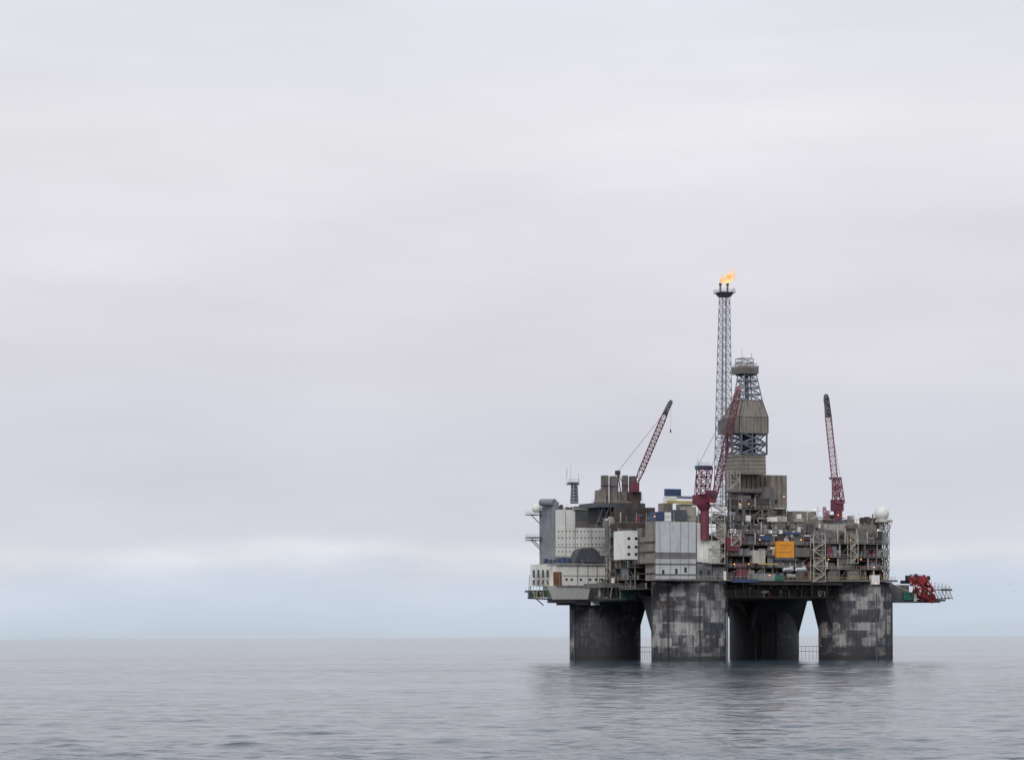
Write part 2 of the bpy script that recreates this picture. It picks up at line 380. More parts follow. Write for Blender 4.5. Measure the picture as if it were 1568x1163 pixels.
R(P,'steel',1036,1038,1062,759,763,b=-2,lb=1.2); R(P,'cream',1040,1042,1060,771,782,b=0,lb=4)
P.rail(S(1004,783,b=-13.5),A,16,zz(1004,796,1190),'blue')
roofstuff(P,L2(-16,-10,0),A,B,34,18,57.3,55,77,5)
P.done()
# ---- left-facing utility modules between corner and living quarters
P=Part('utility_modules',plat)
pL=L2(-22,6,0)
clutter(P,pL,B,-A,28,[30,34,39,44.5,50],8,91,pc=.45,eq=1.3)
R(P,'brown',934,952,1004,800,905,b=26); 
clutter(P,S(934,880,b=25),A,-B,16,[32,37,42,47,52,56],4,15,pc=.5,eq=1.6)
clutter(P,L2(-12.6,36,0),B,-A,16,[34,39,44,49],2.5,19,pc=.4,eq=1.5)
R(P,'white',950,956,980,812,856,b=4,lb=10)
for cx in (961,972):
    for y in (822,835,846): R(P,'glass',cx,cx,cx+4,y,y+4,b=3.9,lb=.15)
R(P,'taupe',926,932,952,796,858,b=40); R(P,'cream',938,941,948,805,812,b=38,lb=2)
R(P,'slate',938,941,951,815,850,b=36,lb=3)
R(P,'taupe',980,983,990,808,860,b=0,lb=5); R(P,'tan',986,988,1003,822,862,b=-4,lb=5)
R(P,'slate',905,914,988,769,776,b=45,lb=18); R(P,'dark',912,922,985,776,800,b=48,lb=14)
R(P,'brown',940,950,1003,776,806,b=30)
clutter(P,S(950,806,b=29.5),A,-B,15,[54,58.5,63],3,77,pc=.4,eq=2.5)
for x0,x1,yt in ((920,932,728),(933,945,729),(952,962,728),(963,975,729)):
    R(P,'taupe',x0,x0+4,x1,yt,770,b=50)
    R(P,'dark',x0+.5,x0+4,x1-.5,yt-.6,yt+.1,b=50.3)
    R(P,'slate',x0-.5,x0+3.5,x1+.5,yt+14,yt+15,b=49.6)
R(P,'tan',914,917,928,750,770,b=46,lb=4); R(P,'tan',938,941,968,752,770,b=46,lb=4)
P.hexa(*[[S(x,y,d=dd) for x,y,dd in q] for q in ([(908,770,1262),(918,770,1258),(918,770,1266),(908,770,1270)],[(918,748,1262),(920,748,1258),(920,748,1266),(918,748,1270)])],'tan')
p=S(906,769,b=45); P.rail(p,A,23,p.z,'cream')
for i in range(16):
    x=rng.uniform(906,985); p=S(x,770,b=46+rng.uniform(0,8)); P.beam(p,p+Z*rng.uniform(2,5),.14,rng.choice(['tan','grey','brown']))
for i in range(8):
    x=915+i*9; p=S(x,776,b=46); q=S(x+9,800,b=48); P.beam(p,q,.25,'slate'); P.beam(S(x+9,776,b=46),S(x,800,b=48),.2,'steel')
roofstuff(P,S(940,800,b=34),A,B,20,20,57,50,9,6)
R(P,'green',951,953,970,898,917,b=22,lb=3); R(P,'taupe',915,925,1000,892,899,b=20,lb=20)
clutter(P,S(918,910,b=26),A,-B,22,[27,31,35],5,17,pc=.3,eq=2)
for i in range(12):
    x=925+i*6; P.beam(S(x,899,b=20),S(x+rng.uniform(-3,3),917,b=22),.2,rng.choice(['cream','slate','brown']))
P.beam(S(915,917,b=21),S(975,917,b=21),.3,'slate')
P.done()
# ---- living quarters
P=Part('living_quarters',plat)
BQ=76
g=R(P,'grey',826,850,928,779,862,b=BQ)
R(P,'grey',826,850,856,768,780,b=BQ,lb=14)
P.cyl(S(829,769,b=86),S(849,769,b=78),1.6,'grey')
def wq(m,x0,x1,yt,yb,b=BQ,th=.2,off=.2): R(P,m,x0,x0,x1,yt,yb,b=b-off,lb=th)
wq('white',851,881,780,852); wq('white',851,928,807,850,off=.35,th=.14)
wq('slate',881,928,779,797,off=.5,th=.4); wq('taupe',881,928,797,807,off=.42,th=.3)
wq('cream',878,912,777,780,off=.9,th=1.5)
for y in (812,822,832,843):
    for i in range(13):
        x=855+i*5.7
        wq('glass',x,x+1.3,y,y+1.8,off=.5,th=.15)
for x in (866,881,905): wq('grey',x,x+.5,780 if x<881 else 808,850,off=.47,th=.11)
wq('cream',851,928,836,836.7,off=.55,th=.2)
for y in (787,822,826):
    p=S(826,y,b=BQ+14); P.obox('slate',p+A*1,-A,5.6,B,5,p.z-.35,p.z); P.rail(p-A*4.5,B,5,p.z,'grey'); P.rail(p-A*4.5,A,5,p.z,'grey')
    P.beam(p-A*4+Z*-.3,p+Z*-4,.2,'slate')
P.sphere(S(822,778,b=BQ+15),2.1,'white'); P.beam(S(822,785,b=BQ+15),S(822,779,b=BQ+15),1.2,'white',10)
P.beam(S(815,787,b=BQ+16),S(815,779,b=BQ+16),.12,'white')
q0=S(880,860,b=70); q1=S(922,860,b=70); n=9; lng=(q1-q0).length
prof=[]
for i in range(n+1):
    t=i/n; prof.append((t*lng, q0.z+6.2*min(1,(math.sin(math.pi*t))**.45*1.0+.08)))
vs=[];fs=[]
for off in (0,8):
    for (u,z) in prof: vs.append(Vector((q0.x,q0.y,0))+A*u+B*off+Z*z)
    vs.append(Vector((q1.x,q1.y,0))+B*off+Z*q0.z); vs.append(Vector((q0.x,q0.y,0))+B*off+Z*q0.z)
m_=n+3
fs.append(tuple(range(m_))); fs.append(tuple(range(m_,2*m_))[::-1])
for i in range(m_): fs.append((i,(i+1)%m_,m_+(i+1)%m_,m_+i))
P.add(vs,fs,'slate')
BL=66
R(P,'white',822,851,940,863,896,b=BL)
b4=[S(846,917,b=BL+2),S(915,917,b=BL+2),S(918,917,b=BL+14),S(838,917,b=BL+20)]
t4=[S(840,896,b=BL-.5),S(940,896,b=BL-.5),S(940,896,b=BL+16),S(830,896,b=BL+24)]
P.hexa(b4,t4,'white')
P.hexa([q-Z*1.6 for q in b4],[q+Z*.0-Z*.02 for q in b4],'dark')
R(P,'white',812,820,851,864,897,b=BL+8)
R(P,'cream',812,851,941,862,864,b=BL-1,lb=26)
def wl(m,x0,x1,yt,yb,off=.15,th=.2): R(P,m,x0,x0,x1,yt,yb,b=BL-off,lb=th)
wl('rust',847.5,860,875,897,.2); wl('tan',856,858,876,896,.26,.1)
wl('cream',862,940,880,881,.22,.1); wl('tan',852,940,895.5,897.5,.7,.8); 
for x in (866,874,888,902,911,920): wl('glass',x,x+3,885,888,.24,.15)
for x in (884,900,914,927): wl('grey',x,x+.8,865,895,.24,.1)
wl('slate',922,938,886,894,.3,.2)
for i in range(9): wl(rng.choice(['blue','slate','taupe','blue']),835+i*7,835+i*7+4,855+rng.uniform(-2,2),862,-1.5,1.5)
P.rail(S(840,862,b=BL-.8),A,27,S(840,862,b=BL).z,'blue')
for x in (816,823,830,837):
    R(P,'slate',x,x,x+3.2,872,884,b=BL+6,lb=.2); R(P,'taupe',x,x,x+3.2,887,895,b=BL+6,lb=.2)
R(P,'slate',812,818,850,903,906,b=BL+6,lb=10)
for i in range(12):
    x=810+i*4; P.beam(S(x,915,b=BL+4),S(x+rng.uniform(-2,2),897,b=BL+5),.16,rng.choice(['slate','cream','dark']))
    R(P,rng.choice(['lime','dark','slate','green','cream']),x,x+1,x+rng.uniform(3,5),906+rng.uniform(-3,2),914,b=BL+5,lb=2)
P.beam(S(808,915,b=BL+5),S(846,917,b=BL+3),.35,'slate'); P.beam(S(809,915,b=BL+5),S(811,880,b=BL+10),.15,'grey')
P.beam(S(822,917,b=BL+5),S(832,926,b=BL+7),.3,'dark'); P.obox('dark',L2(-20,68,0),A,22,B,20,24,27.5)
R(P,'white',905,907,918,905,926,b=BL-2,lb=1.5); 
for i in range(7): x=918+i*7; R(P,rng.choice(['slate','green','grey','white']),x,x+1,x+rng.uniform(3,6),903+rng.uniform(-3,3),915,b=BL-20,lb=2)
roofstuff(P,S(852,779,b=BQ+2),A,B,22,14,zz(852,779,1265),26,41,2.6)
d=1268; P.ladder4(corners(879.5,12,770,d),corners(879.5,9,741,d),6,.2,.13,'steel','slate',True)
P.obox('slate',S(873,741,d=1266),A,4.4,B,3,zz(873,741,d),zz(873,738,d)); P.rail(S(871,738,d=1266),A,5,zz(873,738,d),'slate')
for x,y in ((868,716),(874,713),(886,724)): P.beam(S(x,742,d=d),S(x,y,d=d),.09,'grey')
P.beam(S(868,728,d=d),S(868,716,d=d),.12,'red'); P.beam(S(866,742,d=d),S(888,742,d=d),.12,'slate')
P.done()
# ---- drilling module blocks
P=Part('drilling_module',plat)
R(P,'tan',1112,1135,1180,726,752,b=22); R(P,'taupe',1114,1137,1168,752,800,b=26)
for i in range(14):
    x=1118+i*3.6; R(P,rng.choice(['tan','brown','taupe','slate','dark']),x,x+1,x+rng.uniform(3,7),762+rng.uniform(-8,25),802,b=18,lb=2)
R(P,'tan',1176,1182,1205,727,777,b=14); R(P,'taupe',1166,1170,1184,745,802,b=12,lb=6); R(P,'cream',1182,1183,1205,777,779,b=13.5,lb=4)
for x in (1189,1197): R(P,'taupe',x,x,x+.8,728,776,b=13.8,lb=.3)
R(P,'dark',1187,1187,1191,764,771,b=13.8,lb=.3)
R(P,'brown',1184,1188,1204,779,806,b=16)
clutter(P,S(1118,810,b=10),A,-B,20,[56,60,64,69],6,61,pc=.3,eq=2)
clutter(P,S(1176,810,b=10),A,-B,10,[56,60,64],6,62,pc=.4,eq=2)
p=S(1113,752,b=14); P.obox('slate',p,A,18,B,3,p.z-.4,p.z); P.rail(p,A,18,p.z,'cream')
for i in range(6):
    x=1136+i*7; R(P,'brown',x,x,x+1,728,750,b=21.8,lb=.3)
R(P,'dark',1148,1148,1158,754,764,b=25.7,lb=.4); R(P,'taupe',1128,1130,1150,758,775,b=13,lb=3)
P.done()
# ---- lamps
P=Part('deck_lamps',plat)
for x,y,b in ((1132,771,9),(1146,771,9),(1200,760,13),(1283,788,-12),(1292,790,-12),(1146,863,-16.5),(1163,826,-16.5),(1124,863,-16.5),(1318,856,-17),(1178,880,-17),(1002,790,-14),(1088,770,-16),(1341,893,-17.2),(1120,665,24),(1247,780,-9),(1268,856,-17.5),(1338,868,-17),(1226,826,-16.5),(1302,826,-16.5)):
    p=S(x,y,b=b); r=.27; P.obox('lamp',p,A,r*1.6,B,r,p.z-r*.7,p.z+r*.7)
P.done()
# ---- outboard loading station (right end)
P=Part('loading_station',plat)
R(P,'slate',1345,1364,1440,917,922,b=-6,lb=6); R(P,'taupe',1360,1364,1392,895,906,b=-6,lb=7); R(P,'green',1366,1384,1401,906,918,b=-7,lb=4)
R(P,'slate',1362,1366,1384,906,917,b=-6,lb=5); R(P,'white',1399,1400,1404,908,920,b=-7.2,lb=1)
def reel(x,y,r,w,m,b=-8):
    c=S(x,y,b=b); ax=(B*.5+A*.85).normalized(); P.cyl(c,c+ax*w,r*.65,m if rng.random()<.5 else 'dark')
    for k in (0,w*.5,w): P.cyl(c+ax*(k-.12),c+ax*(k+.12),r,m)
for x,y,r,mm in ((1404,908,2.4,'red'),(1395,888,1.7,'red'),(1410,889,2.2,'red'),(1419,902,2.1,'red'),(1412,914,1.7,'maroon'),(1423,914,1.8,'red')): reel(x,y,r,2.6,mm,-8+rng.uniform(-1,2))
P.boom(S(1394,886,b=-9.5),S(1430,917,b=-9.5),1.6,2.6,1.6,6,.26,.15,'red')
P.boom(S(1400,882,b=-6),S(1426,906,b=-6),1.6,2.2,1.6,5,.22,.15,'maroon')
P.beam(S(1392,882,b=-6),S(1424,886,b=-6),.4,'maroon'); P.beam(S(1400,904,b=-10),S(1428,922,b=-10),.5,'red'); P.beam(S(1418,884,b=-8),S(1430,905,b=-8),.4,'red')
for x in (1388,1391,1395,1402,1407,1414,1421): R(P,rng.choice(['slate','dark','cream','maroon']),x,x+.8,x+3.4,878+rng.uniform(0,4),888,b=-7,lb=1.5)
for i in range(14):
    x=rng.uniform(1392,1424); y=rng.uniform(888,914); R(P,rng.choice(['dark','dark','slate','pink','cream','maroon']),x,x+.5,x+rng.uniform(1.5,4),y,y+rng.uniform(1.5,5),b=-11,lb=.8)
R(P,'dark',1380,1386,1410,888,893,b=-6,lb=4)
for y in (903,917):
    P.beam(S(1424,y,b=-8),S(1457,y-1 if y<910 else 915,b=-6),.22,'slate')
for i in range(6):
    x=1426+i*5.5; P.beam(S(x,903,b=-8),S(x+5.5,917,b=-8),.15,'slate'); P.beam(S(x,890+i*1.0,b=-8),S(x,918,b=-8),.15,rng.choice(['red','slate','maroon','cream']))
R(P,'slate',1444,1446,1458,901,904,b=-7,lb=3); R(P,'slate',1424,1426,1448,917,920,b=-7,lb=4); P.rail(S(1430,903,b=-8),A,8,S(1430,903,b=-8).z,'slate',1.5)
P.beam(S(1364,893,b=-6),S(1392,906,b=-6),.3,'cream')
P.done()
# ---- radome with its lattice mast
rd=empty('radome_tower',S(1357,890,b=-13))
P=Part('radome_shell',rd,True); P.sphere(S(1350,786,b=-12),3.15,'white'); P.done()
P=Part('mast',rd)
c=S(1350,797,b=-12); P.cyl(c-Z*.6,c+Z*1.0,3.0,'cream',2.2); P.cyl(c-Z*4,c-Z*.6,1,'grey')
d=c.y
P.ladder4(corners(1357,8,890,d),corners(1358,8,799,d),10,.2,.13,'cream','grey')
P.beam(S(1340,798,d=d),S(1367,797,d=d),.35,'cream'); P.beam(S(1366,797,d=d),S(1361,815,d=d),.16,'grey'); P.rail(S(1340,797,d=d),A,7.5,S(1340,797,d=d).z,'grey')
for y0 in (815,840,865): P.beam(S(1340,y0,d=d),S(1354,y0,d=d),.2,'taupe')
P.done()
# ================================================================ DERRICK
d=1236
dk=empty('drilling_derrick',S(1142,727,d=d))
P=Part('substructure',dk)
frus(P,'tan',1141,62,727,1141,60,696,d)
for i in range(5):
    y=700+i*6; frus(P,'taupe',1141,62.4,y+.5,1141,62.4,y,d)
P.done()
P=Part('tower',dk)
P.ladder4(corners(1144,58,696,d),corners(1144,58,664,d),2,.55,.38,'slate','steel',True)
frus(P,'dark',1144,26,696,1144,26,664,d)
for x in (1121,1133,1152): P.beam(S(x,696,d=d-6),S(x,664,d=d-6),.5,'slate')
frus(P,'tan',1142,66,664,1142,66,640,d); frus(P,'tan',1142,66,639.9,1144,44,614,d)
R(P,'taupe',1102,1106,1122,642,664,d=d-8,lb=4)
for (x0,x1,w0,w1,y0,y1) in ((1142,1142,66.6,66.6,641,639),(1142,1142,66.8,66.8,665,663),(1144,1144,45,45,615,613)): frus(P,'taupe',x0,w0,y0,x1,w1,y1,d)
cb,ct=corners(1142,66.4,664,d),corners(1142,66.4,640,d); cu=corners(1144,44.6,614,d)
for f in range(4):
    for i in range(9):
        t=i/8; q0=cb[f].lerp(cb[(f+1)%4],t); q1=ct[f].lerp(ct[(f+1)%4],t); q2=cu[f].lerp(cu[(f+1)%4],t)
        P.beam(q0,q1,.10 if i%4 else .2,'taupe'); P.beam(q1,q2,.10 if i%4 else .2,'taupe')
P.ladder4(corners(1145,43,614,d),corners(1144,27,573,d),4,.34,.2,'steel','steel',True)
P.beam(S(1144,614,d=d),S(1143,573,d=d),.9,'slate',8); P.beam(S(1151,614,d=d),S(1149,573,d=d),.3,'grey',6)
frus(P,'taupe',1141,40,573,1141,40,563,d); frus(P,'tan',1141,40.6,565,1141,40.6,561,d); frus(P,'dark',1141,26,575,1141,30,573,d)
P.ladder4(corners(1140,26,562,d),corners(1140,26,549,d),2,.25,.15,'steel','grey')
P.beam(S(1136,549,d=d),S(1136,534,d=d),.09,'grey'); P.beam(S(1151,549,d=d),S(1151,541,d=d),.14,'grey')
c=corners(1141,36,561,d)
for i in range(4): P.rail(c[i],(c[(i+1)%4]-c[i]).normalized(),(c[(i+1)%4]-c[i]).length,c[i].z,'grey')
P.done()
# ================================================================ FLARE TOWER
d=1262
ft=empty('flare_tower',S(1109,770,d=d))
P=Part('lattice',ft)
P.ladder4(corners(1108,29,775,d),corners(1108.5,23,610,d),11,.25,.11,'steel','steel',True)
P.ladder4(corners(1108.5,23,610,d),corners(1109.5,15.5,450,d),12,.23,.10,'steel','steel',True)
for dx,r in ((-2,.24),(2.5,.28)): P.beam(S(1108.5+dx,775,d=d),S(1109+dx,450,d=d),r,'grey',6)
P.done()
P=Part('flare_head',ft)
frus(P,'slate',1109.5,18,455,1109.5,28,449,d); frus(P,'slate',1109.5,33,449,1109.5,33,447.8,d)
c=corners(1109.5,33,447.8,d)
for i in range(4): P.rail(c[i],(c[(i+1)%4]-c[i]).normalized(),(c[(i+1)%4]-c[i]).length,c[i].z,'steel')
for x in (1103,1114): P.cyl(S(x,450,d=d),S(x,435,d=d),.42,'taupe'); P.cyl(S(x,437,d=d),S(x,433.5,d=d),.6,'brown')
P.beam(S(1119,450,d=d),S(1124,440,d=d),.1,'grey')
P.done()
m=bpy.data.materials.new('flame'); m.use_nodes=True; nt=m.node_tree; n=nt.nodes; l=nt.links; n.clear()
out=n.new('ShaderNodeOutputMaterial'); em=n.new('ShaderNodeEmission'); em.inputs['Strength'].default_value=1.2
tr=n.new('ShaderNodeBsdfTransparent'); mx=n.new('ShaderNodeMixShader'); tc=n.new('ShaderNodeTexCoord')
nz=n.new('ShaderNodeTexNoise'); nz.inputs['Scale'].default_value=.55; nz.inputs['Detail'].default_value=5; l.new(tc.outputs['Object'],nz.inputs['Vector'])
cr=n.new('ShaderNodeValToRGB'); e=cr.color_ramp.elements; e[0].position=.40; e[0].color=(.92,.36,.08,1); e[1].position=.6; e[1].color=(1,.72,.28,1)
l.new(nz.outputs['Fac'],cr.inputs['Fac']); l.new(cr.outputs[0],em.inputs['Color'])
ar=n.new('ShaderNodeValToRGB'); ar.color_ramp.elements[0].position=.36; ar.color_ramp.elements[1].position=.56; ar.color_ramp.elements[0].color=(.05,.05,.05,1)
nz2=n.new('ShaderNodeTexNoise'); nz2.inputs['Scale'].default_value=.8; nz2.inputs['Detail'].default_value=6; l.new(tc.outputs['Object'],nz2.inputs['Vector']); l.new(nz2.outputs['Fac'],ar.inputs['Fac'])
l.new(ar.outputs[0],mx.inputs[0]); l.new(tr.outputs[0],mx.inputs[1]); l.new(em.outputs[0],mx.inputs[2]); l.new(mx.outputs[0],out.inputs[0]); MATS['flame']=m
fl=empty('gas_flame',S(1108,434,d=d))
P=Part('fire',fl,True)
def tongue(pts):
    M=12; vs=[];fs=[]
    for (x,y,r) in pts:
        c=S(x,y,d=d)
        for j in range(M):
            an=2*math.pi*j/M; rr=r*rng.uniform(.75,1.2); vs.append(c+Vector((math.cos(an)*rr*.9+rng.uniform(-.1,.1),math.sin(an)*rr,math.sin(an*1+.6)*rr*.5)))
    k=len(pts)
    for i in range(k-1):
        for j in range(M): fs.append((i*M+j,i*M+(j+1)%M,(i+1)*M+(j+1)%M,(i+1)*M+j))
    P.add(vs,fs,'flame')
tongue([(1102.5,434,.4),(1103.5,432,1.1),(1106,430,1.6),(1109,428,1.7),(1112,426,1.5),(1115,424,1.2),(1118,421,.7),(1120,418,.2)])
tongue([(1113,434,.4),(1114,432,1.2),(1116,430,1.7),(1119,428.5,1.5),(1122,428,1.1),(1125,427,.7),(1128,425,.2)])
tongue([(1112,424,.2),(1114,421,.9),(1117,418,1.0),(1121,415,.8),(1124,412,.5),(1127,410,.1)])
tongue([(1109,430,1.2),(1113,430,1.8),(1117,427,1.6),(1121,423,1.0),(1125,419,.4),(1128,416,.1)])
tongue([(1104,428,.1),(1105,425,.5),(1107,422,.4),(1108,420,.1)])
P.done()
# ================================================================ CRANES
def cable(P,p,q): P.beam(p,q,.08,'slate')
d=1228
cr1=empty('pedestal_crane',S(975,775,d=d)); P=Part('boom',cr1)
tip=S(1025,618,d=d-6); P.boom(S(973,742,d=d),tip,1.2,2.2,1.2,13,.24,.12,'maroon'); P.boom(S(1018,634,d=d-6),S(1028,613,d=d-6),1.2,1.5,.8,4,.22,.12,'slate')
P.cyl(S(1027,616,d=d-7),S(1027,616,d=d-5),.9,'slate'); P.done()
P=Part('cab_and_mast',cr1)
P.beam(S(946,765,d=d+4),S(946,722,d=d+4),.35,'brown'); P.beam(S(952,765,d=d),S(946,722,d=d+4),.25,'brown'); P.beam(S(966,765,d=d),S(946,724,d=d+4),.2,'maroon'); R(P,'brown',942,944,950,720,727,d=d+3,lb=1.5)
R(P,'brown',962,966,982,752,766,d=d,lb=4); R(P,'maroon',968,970,979,738,753,d=d-2,lb=3); P.cyl(S(974,790,d=d),S(974,766,d=d),1.9,'brown')
for k in (0,.8): cable(P,S(946,722,d=d+4+k),S(1022,626,d=d-6+k))
P.beam(S(1027,616,d=d-7),S(1027,662,d=d-7),.05,'slate'); R(P,'slate',1026.2,1026.6,1028,657,662,d=d-7,lb=.5)
P.done()
d=1186
cr2=empty('pedestal_crane',S(1078,825,d=d)); P=Part('boom',cr2)
P.boom(S(1093,765,d=d),S(1132,592,d=d-5),1.6,2.5,1.3,15,.28,.14,'maroon'); P.boom(S(1124,612,d=d-5.5),S(1134,590,d=d-5.5),1,1.6,.8,4,.24,.15,'pink'); P.done()
P=Part('cab_and_gantry',cr2)
P.cyl(S(1079,826,d=d),S(1079,776,d=d),1.75,'maroon'); P.cyl(S(1078,782,d=d),S(1078,772,d=d),1.8,'maroon',3.4)
R(P,'maroon',1062,1067,1087,757,773,d=d-2,lb=4); R(P,'maroon',1084,1086,1097,750,769,d=d-3,lb=3); R(P,'glass',1088,1089,1095,754,760,d=d-3.3,lb=1)
P.ladder4(corners(1076,20,757,d),corners(1079,24,716,d),3,.3,.17,'maroon','maroon',True)
R(P,'blue',1066,1070,1091,712,718,d=d-2,lb=3.5); P.rail(S(1067,712,d=d-2),A,6,S(1067,712,d=d-2).z,'slate')
P.beam(S(1066,725,d=d),S(1062,770,d=d),.2,'maroon'); P.beam(S(1070,714,d=d),S(1068,702,d=d),.1,'pink')
for k in (0,1): cable(P,S(1090,714,d=d+k),S(1131,596,d=d-5+k))
cable(P,S(1068,714,d=d),S(1128,600,d=d-5)); cable(P,S(1096,765,d=d),S(1131,596,d=d-6)); P.cyl(S(1132,594,d=d-6.5),S(1132,594,d=d-4.5),.8,'pink')
P.done()
d=dep(1283,790,b=2)
cr3=empty('pedestal_crane',S(1283,800,d=d)); P=Part('boom',cr3)
P.boom(S(1281,760,d=d),S(1265,606,d=d-4),1.5,2.4,1.3,14,.22,.11,'pink'); P.boom(S(1269,638,d=d-4.3),S(1264.5,604,d=d-4.3),1.6,1.9,1.0,5,.3,.18,'slate'); P.cyl(S(1265,606,d=d-5.5),S(1265,606,d=d-3.5),.9,'slate'); P.done()
P=Part('cab_and_gantry',cr3)
P.ladder4(corners(1284,18,770,d),corners(1281,13,731,d),3,.3,.18,'maroon','pink',True); R(P,'maroon',1274,1278,1292,764,782,d=d-2,lb=3.5); R(P,'maroon',1277,1279,1288,742,750,d=d-2,lb=2)
P.cyl(S(1283,812,d=d),S(1283,782,d=d),1.8,'maroon'); R(P,'slate',1271,1273,1289,730,733,d=d-2,lb=2)
P.boom(S(1258,812,d=d-10),S(1268,782,d=d-10),2,2,1.2,5,.2,.13,'pink')
P.boom(S(1266,812,d=d-10),S(1262,776,d=d-10),1,1.4,1,5,.18,.12,'pink')
for k in (0,1): cable(P,S(1287,732,d=d+k),S(1266,610,d=d-4+k))
P.done()
# ================================================================ SEABIRDS (tiny, far)
def bird(px,py,d,s):
    P=Part('seabird',None); c=S(px,py,d=d)
    P.add([c+Vector((-.55*s,0,.0)),c+Vector((-.25*s,.12*s,.18*s)),c+Vector((0,.15*s,.03*s)),c+Vector((.25*s,.12*s,.18*s)),c+Vector((.55*s,0,0)),c+Vector((0,-.25*s,0)),c+Vector((0,.3*s,-.02*s)),c+Vector((-.25*s,-.1*s,.18*s)),c+Vector((.25*s,-.1*s,.18*s))],
     [(0,1,7),(1,2,5,7),(2,3,8,5),(3,4,8),(2,6,5)],'slate')
    P.done()
for q in ((172,445,700),(1546,895,700),(1554,905,700)): bird(q[0],q[1],q[2],1.0)
# ================================================================ SEA: one sheet of real waves, finest where it is viewed from close by
th=np.radians(np.concatenate([np.arange(-180,-19,3.0),np.arange(-18,18.001,.075),np.arange(21,180.1,3.0)]))
rs=[3,40,100,150,180]; r=195.0
while r<1700: rs.append(r); r+=.42*(r/200)**1.25
while r<9000: rs.append(r); r*=1.012
while r<90000: rs.append(r); r*=1.06
rs.append(90000); rs=np.array(rs)
RR,TT=np.meshgrid(rs,th,indexing='ij'); X=RR*np.sin(TT); Y=RR*np.cos(TT)
rn=np.random.RandomState(5); H=np.zeros_like(X)
NW=70
for i in range(NW):
    lam=1.6*(26/1.6)**((i+.5)/NW); an=rn.normal(0.35,.65); k=2*np.pi/lam
    amp=.0050*lam**.74*(1 if lam<12 else .75)
    fade=np.clip((lam*330-RR)/(lam*250),0,1)
    H+=amp*fade*np.sin(k*(X*np.sin(an)+Y*np.cos(an))+rn.uniform(0,6.28)+.8*np.sin(X*.013*rn.uniform(.5,1.5)+Y*.004+i))
gustm=.72+.28*np.sin(X*.011+1.3+1.2*np.sin(Y*.004))*np.sin(Y*.0085+.6*np.sin(X*.006))
H*=gustm*np.clip((3600-RR)/3300,0,1)
nr,nc=X.shape
co=np.stack([X,Y,H],-1).reshape(-1,3).astype(np.float32)
idx=np.arange(nr*nc).reshape(nr,nc)
q=np.stack([idx[:-1,:-1],idx[:-1,1:],idx[1:,1:],idx[1:,:-1]],-1)[:, :, ::-1].reshape(-1,4)
me=bpy.data.meshes.new('sea'); me.vertices.add(len(co)); me.vertices.foreach_set('co',co.ravel())
me.loops.add(q.size); me.loops.foreach_set('vertex_index',q.ravel().astype(np.int32))
me.polygons.add(len(q)); me.polygons.foreach_set('loop_start',np.arange(0,q.size,4,dtype=np.int32)); me.polygons.foreach_set('loop_total',np.full(len(q),4,np.int32))
me.update(calc_edges=True); me.polygons.foreach_set('use_smooth',np.ones(len(q),bool)); me.validate()
sea=bpy.data.objects.new('sea',me); sc.collection.objects.link(sea)
m=bpy.data.materials.new('sea_water'); m.use_nodes=True; nt=m.node_tree; n=nt.nodes; l=nt.links
p=n['Principled BSDF']; p.inputs['Base Color'].default_value=(.045,.072,.09,1); p.inputs['IOR'].default_value=1.33; p.inputs['Roughness'].default_value=.11
tc=n.new('ShaderNodeTexCoord')
def nz(scale,sx,sy,det,rot=0):
    mp=n.new('ShaderNodeMapping'); mp.inputs['Scale'].default_value=(sx,sy,1); mp.inputs['Rotation'].default_value=(0,0,rot); l.new(tc.outputs['Object'],mp.inputs[0])
    q=n.new('ShaderNodeTexNoise'); q.inputs['Scale'].default_value=scale; q.inputs['Detail'].default_value=det; q.inputs['Roughness'].default_value=.55; l.new(mp.outputs[0],q.inputs['Vector']); return q.outputs['Fac']
def bump(h,dist,strg,prev=None):
    b=n.new('ShaderNodeBump'); b.inputs['Distance'].default_value=dist; b.inputs['Strength'].default_value=1
    l.new(h,b.inputs['Height'])
    if not isinstance(strg,(int,float)): l.new(strg,b.inputs['Strength'])
    else: b.inputs['Strength'].default_value=strg
    if prev: l.new(prev,b.inputs['Normal'])
    return b.outputs[0]
gust=nz(.006,.3,1.2,4); gr=n.new('ShaderNodeMapRange'); gr.inputs['From Min'].default_value=.40; gr.inputs['From Max'].default_value=.60; gr.inputs['To Min'].default_value=.3; gr.inputs['To Max'].default_value=.9; l.new(gust,gr.inputs['Value'])
b2=bump(nz(.30,.7,1.2,3,-.25),.40,gr.outputs[0])
b3=bump(nz(1.1,.8,1.2,4,.15),.11,gr.outputs[0],b2)
l.new(b3,p.inputs['Normal']); me.materials.append(m)
# ================================================================ SKY (world)
w=bpy.data.worlds.new('World'); sc.world=w; w.use_nodes=True; nt=w.node_tree; n=nt.nodes; l=nt.links
bg=n['Background']; bg.inputs['Strength'].default_value=.1
sky=n.new('ShaderNodeTexSky'); sky.sky_type='NISHITA'; sky.sun_disc=False; SE,SR=math.radians(38),math.radians(198)
sky.sun_elevation=SE; sky.sun_rotation=SR; sky.air_density=1; sky.dust_density=3
tc=n.new('ShaderNodeTexCoord'); sp=n.new('ShaderNodeSeparateXYZ'); l.new(tc.outputs['Generated'],sp.inputs[0])
def wnoise(scale,zs_,det,loc=(0,0,0)):
    mp=n.new('ShaderNodeMapping'); mp.inputs['Scale'].default_value=(1,1,zs_); mp.inputs['Location'].default_value=loc; l.new(tc.outputs['Generated'],mp.inputs[0])
    q=n.new('ShaderNodeTexNoise'); q.inputs['Scale'].default_value=scale; q.inputs['Detail'].default_value=det; q.inputs['Roughness'].default_value=.5; l.new(mp.outputs[0],q.inputs['Vector']); return q.outputs['Fac']
